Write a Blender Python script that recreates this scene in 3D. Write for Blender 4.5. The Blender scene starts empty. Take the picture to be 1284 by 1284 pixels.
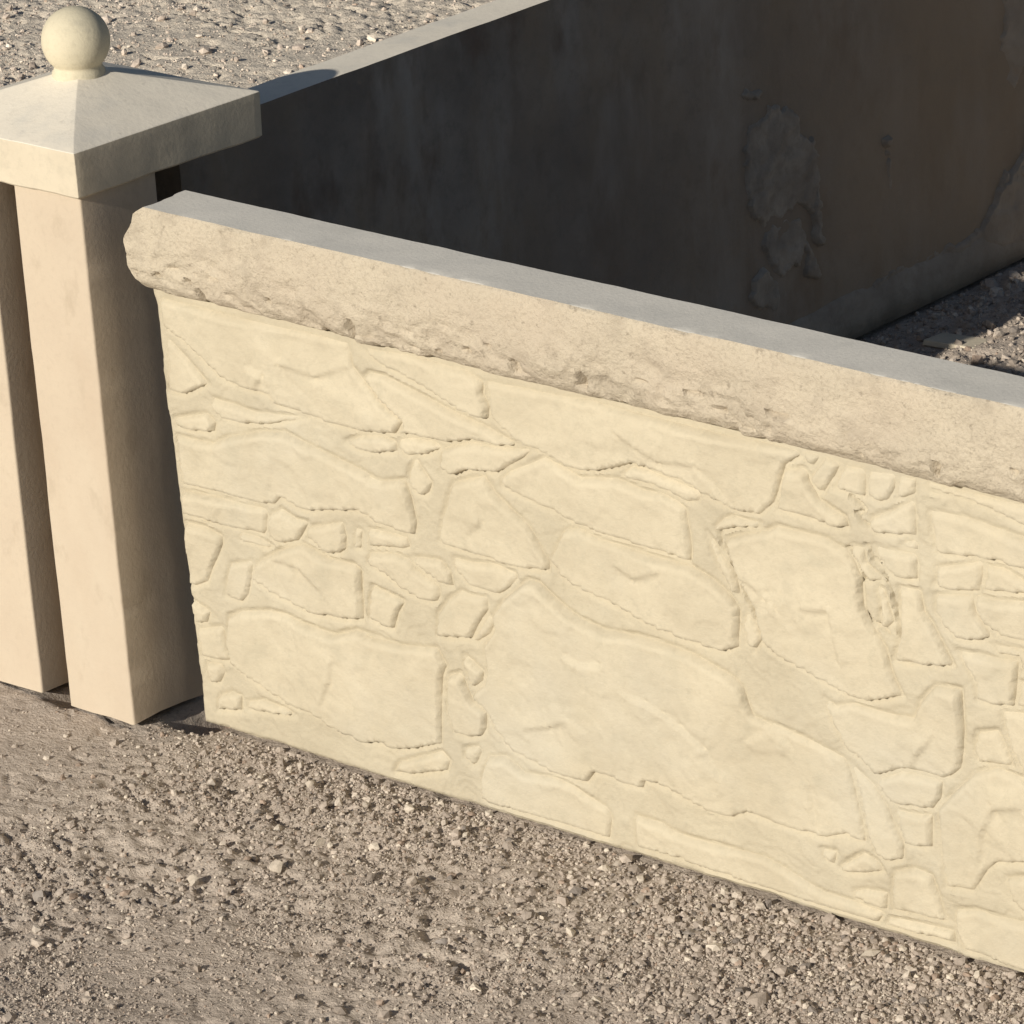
import bpy, math, random
import numpy as np
from mathutils import Matrix, Vector
from mathutils.geometry import delaunay_2d_cdt

sc = bpy.context.scene
col = sc.collection

# ------------------------------------------------------------------ camera, sky, sun, exposure
cam_d = bpy.data.cameras.new('camera')
cam = bpy.data.objects.new('camera', cam_d)
col.objects.link(cam)
cam_d.sensor_width = 36.0
cam_d.lens = 160.49
cam_d.clip_start = 0.1
cam_d.clip_end = 2000.0
R_ = Vector((0.7340, 0.6759, -0.0668)).normalized()
F_ = Vector((-0.6512, 0.6724, -0.3519)).normalized()
U_ = R_.cross(F_).normalized()
R_ = F_.cross(U_).normalized()
M = Matrix((R_, U_, -F_)).transposed().to_4x4()
M.translation = Vector((3.3711, -2.9894, 1.9027))
cam.matrix_world = M
sc.camera = cam

SUN_DIR = Vector((-0.045, 2.30, -1.0)).normalized()          # the way the light travels
SUN_EL = math.asin(-SUN_DIR.z)
world = bpy.data.worlds.new('World')
sc.world = world
world.use_nodes = True
wn = world.node_tree
for n in list(wn.nodes):
    wn.nodes.remove(n)
w_out = wn.nodes.new('ShaderNodeOutputWorld')
w_bg = wn.nodes.new('ShaderNodeBackground')
w_sky = wn.nodes.new('ShaderNodeTexSky')
w_sky.sky_type = 'NISHITA'
w_sky.sun_disc = False
w_sky.sun_elevation = SUN_EL
w_sky.sun_rotation = math.atan2(-SUN_DIR.x, -SUN_DIR.y)
w_bg.inputs['Strength'].default_value = 0.05
wn.links.new(w_sky.outputs['Color'], w_bg.inputs['Color'])
wn.links.new(w_bg.outputs['Background'], w_out.inputs['Surface'])

sun_d = bpy.data.lights.new('sun', 'SUN')
sun_d.energy = 5.0
sun_d.angle = math.radians(0.5)
sun_d.color = (1.0, 0.93, 0.80)
sun = bpy.data.objects.new('sun', sun_d)
sun.rotation_euler = SUN_DIR.to_track_quat('-Z', 'Y').to_euler()
sun.location = (0, -4, 4)
col.objects.link(sun)

sc.view_settings.view_transform = 'Standard'
sc.view_settings.look = 'None'
sc.view_settings.gamma = 1.0
sc.view_settings.use_curve_mapping = False
sc.view_settings.exposure = -0.1

# ------------------------------------------------------------------ noise (numpy)
def _hash(ix, iy, iz, seed):
    h = (ix.astype(np.int64) * 374761393 + iy.astype(np.int64) * 668265263 + iz.astype(np.int64) * 2147483647 + seed * 1274126177) & 0xffffffff
    h = ((h ^ (h >> 13)) * 1274126177) & 0xffffffff
    h = ((h ^ (h >> 16)) * 2246822519) & 0xffffffff
    return ((h ^ (h >> 15)) & 0xffffff) / float(0xffffff)

def vn(x, y, z=0.0, seed=0):
    x = np.asarray(x, float); y = np.asarray(y, float); z = np.zeros_like(x) + z
    ix, iy, iz = np.floor(x), np.floor(y), np.floor(z)
    fx, fy, fz = x - ix, y - iy, z - iz
    fx = fx * fx * (3 - 2 * fx); fy = fy * fy * (3 - 2 * fy); fz = fz * fz * (3 - 2 * fz)
    r = 0
    for dx in (0, 1):
        for dy in (0, 1):
            for dz in (0, 1):
                w = (fx if dx else 1 - fx) * (fy if dy else 1 - fy) * (fz if dz else 1 - fz)
                r = r + w * _hash(ix + dx, iy + dy, iz + dz, seed)
    return r * 2 - 1

def fbm(x, y, z=0.0, seed=0, octv=3, gain=0.5):
    a, t, r = 1.0, 0.0, 0.0
    for k in range(octv):
        c, s = math.cos(0.6 * k + 0.4), math.sin(0.6 * k + 0.4)
        r = r + a * vn((x * c - y * s) * 2 ** k + 17.3 * k, (x * s + y * c) * 2 ** k + 5.1 * k, z * 2 ** k, seed + k)
        t += a; a *= gain
    return r / t

# ------------------------------------------------------------------ mesh helpers
def npmesh(name, V, F, mats, parent=None, smooth=True, sharp=None, mi=None):
    me = bpy.data.meshes.new(name)
    V = np.asarray(V, np.float32); n = len(V)
    me.vertices.add(n); me.vertices.foreach_set('co', V.ravel())
    F = [np.asarray(f, np.int32) for f in F if len(f)]
    loops = np.concatenate([f.ravel() for f in F])
    tot = np.concatenate([np.full(len(f), f.shape[1], np.int32) for f in F])
    start = np.concatenate([[0], np.cumsum(tot)[:-1]]).astype(np.int32)
    me.loops.add(len(loops)); me.loops.foreach_set('vertex_index', loops)
    me.polygons.add(len(tot)); me.polygons.foreach_set('loop_start', start); me.polygons.foreach_set('loop_total', tot)
    me.polygons.foreach_set('use_smooth', np.full(len(tot), smooth, bool))
    for m in mats:
        me.materials.append(m)
    if mi is not None:
        me.polygons.foreach_set('material_index', np.asarray(mi, np.int32))
    me.update(calc_edges=True); me.validate()
    if sharp is not None:
        me.set_sharp_from_angle(angle=math.radians(sharp))
    o = bpy.data.objects.new(name, me)
    col.objects.link(o)
    if parent is not None:
        o.parent = parent
    return o

def grid_faces(nu, nv, off=0, wrap_v=False):
    """quads of a (nu, nv) vertex grid stored u-major"""
    iu, iv = np.meshgrid(np.arange(nu - 1), np.arange(nv if wrap_v else nv - 1), indexing='ij')
    a = iu * nv + iv; b = iu * nv + (iv + 1) % nv
    return (np.stack([a, a + nv, b + nv, b], -1).reshape(-1, 4) + off)

def thing(name, label, cat, loc=(0, 0, 0), group=None):
    o = bpy.data.objects.new(name, None); col.objects.link(o)
    o.empty_display_size = 0.05
    o.location = loc
    return tag(o, label, cat, group)

def tag(o, label=None, cat=None, group=None, kind=None):
    if label: o['label'] = label
    if cat: o['category'] = cat
    if group: o['group'] = group
    if kind: o['kind'] = kind
    return o

# ------------------------------------------------------------------ materials
def mat(name, c1, c2, scale=6.0, fine=None, bump=0.0, bscale=300.0, rough=0.9, spec=0.2, extra=None, contrast=(0.35, 0.65), attr=None, bounce_soil_tint=None, axis='X'):
    m = bpy.data.materials.new(name); m.use_nodes = True
    nt = m.node_tree; N = nt.nodes; L = nt.links
    b = N['Principled BSDF']
    b.inputs['Roughness'].default_value = rough
    b.inputs['Specular IOR Level'].default_value = spec
    tc = N.new('ShaderNodeTexCoord')
    def noise(sc_, det=6, rg=0.6):
        n = N.new('ShaderNodeTexNoise'); n.inputs['Scale'].default_value = sc_; n.inputs['Detail'].default_value = det; n.inputs['Roughness'].default_value = rg
        L.new(tc.outputs['Object'], n.inputs['Vector']); return n
    def ramp(src, lo, hi):
        r = N.new('ShaderNodeMapRange'); r.inputs['From Min'].default_value = lo; r.inputs['From Max'].default_value = hi
        L.new(src, r.inputs['Value']); return r.outputs['Result']
    def mix(f, a, bb, mode='MIX'):
        x = N.new('ShaderNodeMix'); x.data_type = 'RGBA'; x.blend_type = mode
        if isinstance(f, float): x.inputs[0].default_value = f
        else: L.new(f, x.inputs[0])
        for s, v in ((6, a), (7, bb)):
            if isinstance(v, tuple): x.inputs[s].default_value = (*v, 1)
            else: L.new(v, x.inputs[s])
        return x.outputs[2]
    c = mix(ramp(noise(scale).outputs['Fac'], *contrast), c1, c2)
    if attr:
        at = N.new('ShaderNodeAttribute'); at.attribute_name = attr
        c = mix(1.0, c, at.outputs['Color'], 'MULTIPLY')
    if fine:
        fs, fc, amt = fine
        f = ramp(noise(fs, 4, 0.7).outputs['Fac'], 0.5, 0.72)
        mu = N.new('ShaderNodeMath'); mu.operation = 'MULTIPLY'; mu.inputs[1].default_value = amt; L.new(f, mu.inputs[0])
        c = mix(mu.outputs[0], c, fc)
    for (es, lo, hi, ec, amt, stretch) in (extra or []):
        n = noise(es, 5, 0.6)
        if stretch:
            mp = N.new('ShaderNodeMapping'); mp.inputs['Scale'].default_value = stretch
            L.new(tc.outputs['Object'], mp.inputs['Vector']); L.new(mp.outputs['Vector'], n.inputs['Vector'])
        mu = N.new('ShaderNodeMath'); mu.operation = 'MULTIPLY'; mu.inputs[1].default_value = amt
        L.new(ramp(n.outputs['Fac'], lo, hi), mu.inputs[0])
        c = mix(mu.outputs[0], c, ec)
    if bounce_soil_tint:  # tint along one axis: soil tone on the ground, baked bounce on the rear panel
        x0, x1, scol, amt = bounce_soil_tint
        sp = N.new('ShaderNodeSeparateXYZ'); L.new(tc.outputs['Object'], sp.inputs[0])
        ad = N.new('ShaderNodeMath'); ad.operation = 'ADD'; L.new(sp.outputs[axis], ad.inputs[0]); L.new(noise(2.6, 4).outputs['Fac'], ad.inputs[1])
        mu = N.new('ShaderNodeMath'); mu.operation = 'MULTIPLY'; mu.inputs[1].default_value = amt; L.new(ramp(ad.outputs[0], x0 + 0.5, x1 + 0.5), mu.inputs[0])
        c = mix(mu.outputs[0], c, scol)
    L.new(c, b.inputs['Base Color'])
    if bump:
        bn = noise(bscale, 5, 0.65)
        bp = N.new('ShaderNodeBump'); bp.inputs['Strength'].default_value = 1.0; bp.inputs['Distance'].default_value = bump
        L.new(bn.outputs['Fac'], bp.inputs['Height']); L.new(bp.outputs['Normal'], b.inputs['Normal'])
    return m

M_PANEL = mat('cream_cast_concrete', (0.505, 0.452, 0.347), (0.452, 0.402, 0.307), 9, (140, (0.40, 0.36, 0.275), 0.45), 0.0014, 140, extra=[(3.5, 0.5, 0.7, (0.49, 0.455, 0.375), 0.6, None), (22, 0.56, 0.7, (0.43, 0.385, 0.295), 0.45, None)])
M_STONE = mat('cream_cast_stone', (0.548, 0.49, 0.378), (0.49, 0.435, 0.332), 11, (120, (0.415, 0.375, 0.285), 0.4), 0.0014, 100, extra=[(3.5, 0.5, 0.7, (0.505, 0.47, 0.39), 0.6, None), (26, 0.56, 0.7, (0.44, 0.40, 0.31), 0.45, None)])
M_ROCK = mat('tan_rock_face', (0.55, 0.485, 0.385), (0.48, 0.42, 0.335), 14, (240, (0.30, 0.255, 0.20), 0.6), 0.0030, 200, extra=[(28, 0.55, 0.68, (0.37, 0.32, 0.255), 0.5, None), (5, 0.5, 0.66, (0.52, 0.44, 0.35), 0.4, None), (95, 0.62, 0.70, (0.25, 0.21, 0.165), 0.6, None)])
M_TOP = mat('smooth_grey_concrete', (0.635, 0.61, 0.565), (0.58, 0.56, 0.52), 8, (260, (0.44, 0.42, 0.39), 0.45), 0.0004, 300, 0.85, extra=[(16, 0.56, 0.7, (0.50, 0.485, 0.45), 0.5, None)])
M_POST = mat('pinkish_cream_concrete', (0.555, 0.472, 0.372), (0.51, 0.427, 0.338), 5, (120, (0.43, 0.36, 0.28), 0.3), 0.0004, 180, extra=[(7, 0.5, 0.66, (0.485, 0.395, 0.305), 0.7, (1, 1, 0.4)), (4, 0.5, 0.7, (0.58, 0.51, 0.41), 0.6, (1, 1, 0.5)), (30, 0.58, 0.72, (0.40, 0.33, 0.25), 0.5, (1, 1, 0.6))])
M_CAPTOP = mat('pale_top_concrete', (0.79, 0.73, 0.63), (0.73, 0.675, 0.585), 10, (90, (0.58, 0.54, 0.48), 0.35), 0.0004, 180, extra=[(12, 0.55, 0.7, (0.56, 0.545, 0.51), 0.5, None), (70, 0.62, 0.72, (0.45, 0.42, 0.37), 0.4, None)])  # paler than the sides, for cap slopes and the rear panel's top edge
M_CAP = mat('pale_cream_concrete', (0.63, 0.56, 0.445), (0.57, 0.505, 0.40), 10, (110, (0.44, 0.40, 0.32), 0.4), 0.0005, 180, extra=[(24, 0.57, 0.7, (0.43, 0.39, 0.315), 0.45, None)])
M_BALL = mat('cream_ball_concrete', (0.61, 0.555, 0.425), (0.555, 0.505, 0.385), 12, (150, (0.43, 0.385, 0.29), 0.4), 0.0005, 220, extra=[(40, 0.58, 0.7, (0.43, 0.40, 0.32), 0.5, None)])
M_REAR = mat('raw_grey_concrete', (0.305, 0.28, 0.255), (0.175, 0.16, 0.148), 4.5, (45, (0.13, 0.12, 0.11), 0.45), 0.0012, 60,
             extra=[(6, 0.45, 0.62, (0.27, 0.215, 0.155), 0.5, (1, 1, 0.35)), (9, 0.52, 0.66, (0.36, 0.345, 0.33), 0.6, (1, 1, 0.35)), (12, 0.55, 0.66, (0.14, 0.105, 0.085), 0.6, (1, 1.6, 0.5)), (3, 0.5, 0.6, (0.20, 0.175, 0.155), 0.5, (1, 1, 0.6))], bounce_soil_tint=(0.6, 1.4, (0.32, 0.25, 0.18), 0.75))  # far half browner, its extra lightness is ground bounce put into the colour
M_SMEAR = mat('grey_cement_smear', (0.37, 0.335, 0.295), (0.22, 0.198, 0.175), 18, (60, (0.15, 0.14, 0.13), 0.5), 0.0015, 70, bounce_soil_tint=(0.9, 1.5, (0.36, 0.295, 0.23), 0.5))  # smears carry the same baked bounce towards the far end
M_SOIL = mat('dry_gravelly_soil', (0.53, 0.455, 0.392), (0.445, 0.38, 0.327), 5, (240, (0.27, 0.225, 0.193), 0.45), 0.0036, 210, 0.95, 0.1,
             extra=[(2.2, 0.5, 0.66, (0.53, 0.46, 0.395), 0.6, None), (90, 0.56, 0.68, (0.60, 0.525, 0.45), 0.45, None), (40, 0.58, 0.68, (0.25, 0.21, 0.185), 0.35, None), (130, 0.60, 0.70, (0.15, 0.125, 0.11), 0.6, None)],
             bounce_soil_tint=(-0.6, -1.5, (0.66, 0.59, 0.50), 0.85))
M_GRAV = mat('gravel_stone', (0.95, 0.95, 0.95), (0.75, 0.75, 0.75), 150, (400, (0.3, 0.26, 0.22), 0.3), 0.0008, 400, 0.9, 0.15, attr='tint')
M_PALE = mat('pale_limestone', (0.57, 0.50, 0.42), (0.42, 0.365, 0.305), 60, (300, (0.35, 0.3, 0.25), 0.4), 0.001, 300)
M_GREYROCK = mat('grey_brown_stone', (0.36, 0.32, 0.29), (0.27, 0.24, 0.22), 60, (300, (0.2, 0.17, 0.15), 0.4), 0.001, 300)
M_PINK = mat('pink_brick_chip', (0.52, 0.36, 0.28), (0.44, 0.31, 0.24), 60, None, 0.0008, 300)
M_TWIG = mat('dark_twig_bark', (0.06, 0.045, 0.04), (0.10, 0.08, 0.06), 80, None, 0.0008, 300)

# ------------------------------------------------------------------ the ground
def smooth01(t):
    t = np.clip(t, 0, 1); return t * t * (3 - 2 * t)

def ground_h(x, y):
    x = np.asarray(x, float); y = np.asarray(y, float)
    near = smooth01((9 - np.hypot(x, y)) / 6)
    flat = smooth01((0.22 - x + 0.25 * fbm(x * 4, y * 4, 0, 73, 2)) / 0.22) * (y < 0.5)     # trodden crust on the left
    crumb = (0.35 + 0.65 * smooth01(fbm(x * 3.3, y * 3.3, 0, 71, 3) * 2.2 + 0.45)) * (1 - 0.45 * flat)
    wx = x + 0.006 * fbm(x * 31, y * 31, 0, 61, 2); wy = y + 0.006 * fbm(x * 31, y * 31, 5, 62, 2)
    h = 0.008 * fbm(x * 3.2, y * 3.2, 0, 3, 3)
    h = h + 0.0026 * fbm(wx * 15, wy * 15, 0, 9, 2)
    h = h + 0.0020 * crumb * np.tanh(3.5 * fbm(wx * 41, wy * 41, 0, 21, 3))
    h = h + 0.0024 * crumb * np.tanh(3.0 * fbm(wx * 93, wy * 93, 0, 25, 3))
    h = h + 0.0018 * (0.3 + crumb) * fbm(wx * 190, wy * 190, 0, 31, 2)
    h = h - 0.016 * crumb * np.clip(fbm(wx * 27, wy * 27, 0, 41, 3) - 0.34, 0, 1)
    for px_, py_, pr_, pd_ in ((0.170, -0.385, 0.011, 0.012), (0.150, -0.420, 0.009, 0.010), (0.235, -0.500, 0.012, 0.012), (0.205, -0.455, 0.007, 0.009), (0.268, -0.455, 0.008, 0.008), (0.335, -0.520, 0.009, 0.010), (0.480, -0.330, 0.008, 0.009), (0.420, -0.270, 0.007, 0.008), (0.560, -0.240, 0.008, 0.008), (0.03, -0.17, 0.006, 0.006)):
        h = h - pd_ * np.exp(-((wx - px_) ** 2 + (0.6 * (wy - py_)) ** 2) / pr_ ** 2)
    cl = np.abs(fbm(wx * 19, wy * 19, 0, 91, 3))
    h = h - 0.0065 * smooth01((0.075 - cl) / 0.075) * smooth01(fbm(x * 7, y * 7, 0, 93, 2) * 2.5 + 0.4) * (1 - 0.5 * flat)
    # shrinkage cracks in the crust on the left
    cr = np.abs(fbm(wx * 6, wy * 6, 0, 55, 3))
    h = h - 0.010 * smooth01((0.020 - cr) / 0.018) * smooth01((0.42 - x) / 0.3) * smooth01(fbm(x * 5, y * 5, 0, 57, 2) * 2 + 0.45)
    h = h * near
    # calm strip along the foot of the two panels and the post
    d = np.where((x > -0.35) & (x < 1.8), np.abs(y - 0.03), 9)
    d = np.minimum(d, np.where(y > 0.1, np.abs(x + 0.2095 + 0.043 * (y - 0.9)), 9))
    k = smooth01((d - 0.03) / 0.06)
    h = h * (0.45 + 0.55 * k) - 0.004 * (1 - k)
    # scoured hollows at the foot of the post
    h = h - 0.065 * np.exp(-(((x + 0.018) / 0.030) ** 4 + ((y - 0.045) / 0.055) ** 4))
    h = h - 0.018 * np.exp(-(((x + 0.175) / 0.024) ** 4 + ((y + 0.02) / 0.035) ** 4))
    return h

def axis(segs):
    out = []
    for a, b, s in segs:
        n = max(1, int(round((b - a) / s)))
        out += list(np.linspace(a, b, n, endpoint=False))
    return out + [segs[-1][1]]

def far(a, sgn, n=16, end=600.0):
    return [sgn * (abs(a) + (end - abs(a)) * (k / n) ** 4) for k in range(1, n + 1)]

gx = axis([(-3.6, -2.75, 0.03), (-2.75, -1.72, 0.0048), (-1.72, -0.35, 0.02), (-0.35, 1.25, 0.0036), (1.25, 2.2, 0.02)])
gy = axis([(-1.6, -0.72, 0.02), (-0.72, 0.10, 0.0036), (0.10, 1.25, 0.02), (1.25, 2.5, 0.0052), (2.5, 3.4, 0.03)])
gx = np.array(far(-3.6, -1)[::-1] + gx + far(2.2, 1)); gy = np.array(far(-1.6, -1)[::-1] + gy + far(3.4, 1))
GX, GY = np.meshgrid(gx, gy, indexing='ij')
GZ = ground_h(GX, GY)
ground = npmesh('ground', np.stack([GX, GY, GZ], -1).reshape(-1, 3), [grid_faces(len(gx), len(gy))], [M_SOIL])
tag(ground, 'dry brown crusted soil with gravel under the fence pieces', 'ground', kind='structure')

# ------------------------------------------------------------------ flat slabs that carry relief
def relief_piece(poly, seed, h0, bev, noise_amp, step, cracks=(), inset=0.0018, rough=0.00035, tilt=0.0015, top=None, facet=1.0):
    """polygon in (u, v) metres -> vertices (u, -height, v): a cast stone proud of its slab"""
    rng = np.random.default_rng(seed)
    P = np.array(poly, float)
    if top is not None:
        P[:, 1] = np.minimum(P[:, 1], top(P[:, 0]) - 0.003)
    ar = 0.5 * np.sum(P[:, 0] * np.roll(P[:, 1], -1) - np.roll(P[:, 0], -1) * P[:, 1])
    if ar < 0: P = P[::-1]
    # corner-cut once so the outline is not faceted, then densify and roughen
    Q = np.roll(P, -1, 0)
    el = np.hypot(*(Q - P).T)[:, None] + 1e-9
    cf = np.minimum(0.2, 0.0009 / el)
    P = np.stack([P * (1 - cf) + Q * cf, P * cf + Q * (1 - cf)], 1).reshape(-1, 2)
    out = []
    for a, b in zip(P, np.roll(P, -1, 0)):
        n = max(1, int(np.hypot(*(b - a)) / step + 0.5))
        for k in range(n): out.append(a + (b - a) * k / n)
    O = np.array(out); O = O + np.stack([fbm(O[:, 0] * 90, O[:, 1] * 90, seed * 1.7, 5, 2), fbm(O[:, 0] * 90, O[:, 1] * 90, seed * 1.7 + 9, 6, 2)], 1) * rough * 1.6
    n = len(O)
    lo, hi = O.min(0), O.max(0)
    g = np.stack(np.meshgrid(np.arange(lo[0], hi[0], step), np.arange(lo[1], hi[1], step), indexing='ij'), -1).reshape(-1, 2)
    g = g + (rng.random(g.shape) - 0.5) * step * 0.35
    A, B = O, np.roll(O, -1, 0)
    def edist(pts, idx=False):
        D = np.full(len(pts), 9.0); I = np.zeros(len(pts), int)
        for i in range(0, len(pts), 4000):
            p = pts[i:i + 4000, None, :]; ab = (B - A)[None]; t = np.clip(((p - A[None]) * ab).sum(-1) / ((ab ** 2).sum(-1) + 1e-12), 0, 1)
            dd = np.hypot(*np.moveaxis(p - (A[None] + t[..., None] * ab), -1, 0))
            I[i:i + 4000] = dd.argmin(1); D[i:i + 4000] = dd.min(1)
        return (D, I) if idx else D
    def inside(pts):
        r = np.zeros(len(pts), bool)
        for a, b in zip(A, B):
            c = (a[1] > pts[:, 1]) != (b[1] > pts[:, 1])
            if c.any():
                xi = a[0] + (pts[:, 1] - a[1]) / (b[1] - a[1] + 1e-15) * (b[0] - a[0])
                r ^= c & (pts[:, 0] < xi)
        return r
    g = g[inside(g)]
    if len(g): g = g[edist(g) > step * 0.6]
    allp = np.concatenate([O, g]) if len(g) else O
    vs, es, fs, *_ = delaunay_2d_cdt([Vector(q) for q in allp], [], [list(range(n))], 1, 1e-6)
    V2 = np.array([tuple(v) for v in vs])
    D, I = edist(V2, True)
    ed = B - A; up = -ed[:, 0] / (np.hypot(*ed.T) + 1e-9)          # outward normal, upward share (outline runs anticlockwise)
    up = sum(np.roll(up, k_) for k_ in range(-3, 4)) / 7
    bev = bev * (1 + np.where(up > 0, 1.3, 0.2) * up)[I]
    size = math.sqrt(abs(ar))
    t = np.clip(D / bev, 0, 1)
    H = h0 * (1 - (1 - t) ** 2.2) + 0.0005 * np.exp(-((D - bev * 1.1) / 0.002) ** 2)
    c = V2.mean(0); ang = rng.random() * 6.28
    H = H + t * tilt * (((V2 - c) @ np.array([math.cos(ang), math.sin(ang)])) / max(size, 0.02))
    f = min(1.0, size / 0.06)
    # two to four cleft planes meet in low ridges
    fac = np.full(len(V2), 9.0)
    for _ in range(int(rng.integers(2, 5))):
        a2 = rng.random() * 6.28; sl = rng.uniform(0.016, 0.065) * facet; c2 = c + (rng.random(2) - 0.5) * size * 0.7
        fac = np.minimum(fac, ((V2 - c2) @ np.array([math.cos(a2), math.sin(a2)])) * sl)
    H = H + t * np.clip(fac - fac.mean(), -0.002, 0.0022)
    H = H + t * noise_amp * f * (1.2 * fbm(V2[:, 0] * 14, V2[:, 1] * 14, seed * 0.37, 50, 3) + 0.5 * fbm(V2[:, 0] * 60, V2[:, 1] * 60, seed * 0.37, 60, 3))
    # shallow cleft planes: quantised noise gives the chipped ledges of split stone
    q = fbm(V2[:, 0] * 9, V2[:, 1] * 12, seed * 0.91, 77, 3) * 3.2
    H = H + t * f * noise_amp * 0.55 * (np.floor(q) + smooth01((q - np.floor(q)) * 5))
    for ck, amp in cracks:
        ck = np.array(ck)
        for a, b in zip(ck[:-1], ck[1:]):
            ab = b - a; L2 = ab @ ab
            tt = np.clip(((V2 - a) @ ab) / L2, 0, 1); dv = V2 - (a + tt[:, None] * ab)
            d = np.hypot(dv[:, 0], dv[:, 1]); sgn = np.sign(ab[0] * dv[:, 1] - ab[1] * dv[:, 0])
            mask = ((tt > 0) & (tt < 1)) | (d < 0.004)
            H = H + np.where(mask, amp * sgn * smooth01(d / 0.0025) * np.exp(-d / 0.014), 0) * t
    H = np.maximum(H, -inset)
    H = np.where(D < 1e-6, -inset, H)
    V = np.stack([V2[:, 0], -H, V2[:, 1]], 1)
    tri = [f for f in fs if len(f) == 3]
    return V, [np.array(tri)]

def slab(name, L, Hb, T, m, parent, top, step, amp, seed, relief=None):
    """slab with its detailed face at y=0 (facing -y when side=-1) and a plain back at y=T"""
    nu, nv = int(L / step) + 1, int(Hb / step) + 1
    u = np.linspace(0, L, nu); v = np.linspace(0, 1, nv)
    Ug, Vg = np.meshgrid(u, v, indexing='ij')
    Z = Vg * top(Ug)
    e = np.minimum(np.minimum(Ug, L - Ug), Z)
    wob = 0.0012 * fbm(Z * 25, Ug * 25, 0, seed + 3, 3) * smooth01((0.02 - np.minimum(Ug, L - Ug)) / 0.02)
    Y = -amp * (fbm(Ug * 20, Z * 20, 0, seed, 3) + 0.7 * fbm(Ug * 70, Z * 70, 0, seed + 9, 2) + 0.5 * np.clip(fbm(Ug * 38, Z * 38, 0, seed + 11, 2), -0.1, 0.5)) + 0.003 * (1 - smooth01(e / 0.004))
    if relief is not None: Y = Y - relief(Ug, Z)
    Y = np.where(top(Ug) - Z < 0.02, Y * smooth01((top(Ug) - Z) / 0.02), Y)
    zb = Z + 0.0015 * fbm(Ug * 30, Z * 0, 0, seed + 5, 3) * smooth01((0.015 - Z) / 0.015)
    front = np.stack([Ug + wob, Y, zb], -1).reshape(-1, 3)
    nb = nu * nv
    back = front.copy(); back[:, 1] = T
    F = [grid_faces(nu, nv)]
    idx = np.arange(nb).reshape(nu, nv)
    ring = np.concatenate([idx[:, 0], idx[-1, 1:], idx[-2::-1, -1], idx[0, -2:0:-1]])
    rb = nb + np.arange(len(ring))
    V = np.concatenate([front, back[ring]])
    r2 = np.roll(ring, -1); b2 = np.roll(rb, -1)
    F.append(np.stack([r2, ring, rb, b2], 1))
    # back face as one strip between bottom row and top row
    pos = {int(k): i for i, k in enumerate(ring)}
    bot = np.array([nb + pos[int(k)] for k in idx[:, 0]]); tp = np.array([nb + pos[int(k)] for k in idx[:, -1]])
    F.append(np.stack([bot[:-1], tp[:-1], tp[1:], bot[1:]], 1)[:, ::-1])
    return npmesh(name, V, F, [m], parent, True, 40)

# ------------------------------------------------------------------ front panel cast as rubble stone
TP, LEAN = 0.01836, 0.02784
LEN = 1.66
ptop = lambda u: 0.4905 - 0.015 * u
panel = thing('stone_panel', 'cream precast panel with moulded rubble stone face, standing in front below the rock faced coping', 'fence panel')
panel.rotation_euler = (LEAN, 0, TP)

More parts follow.
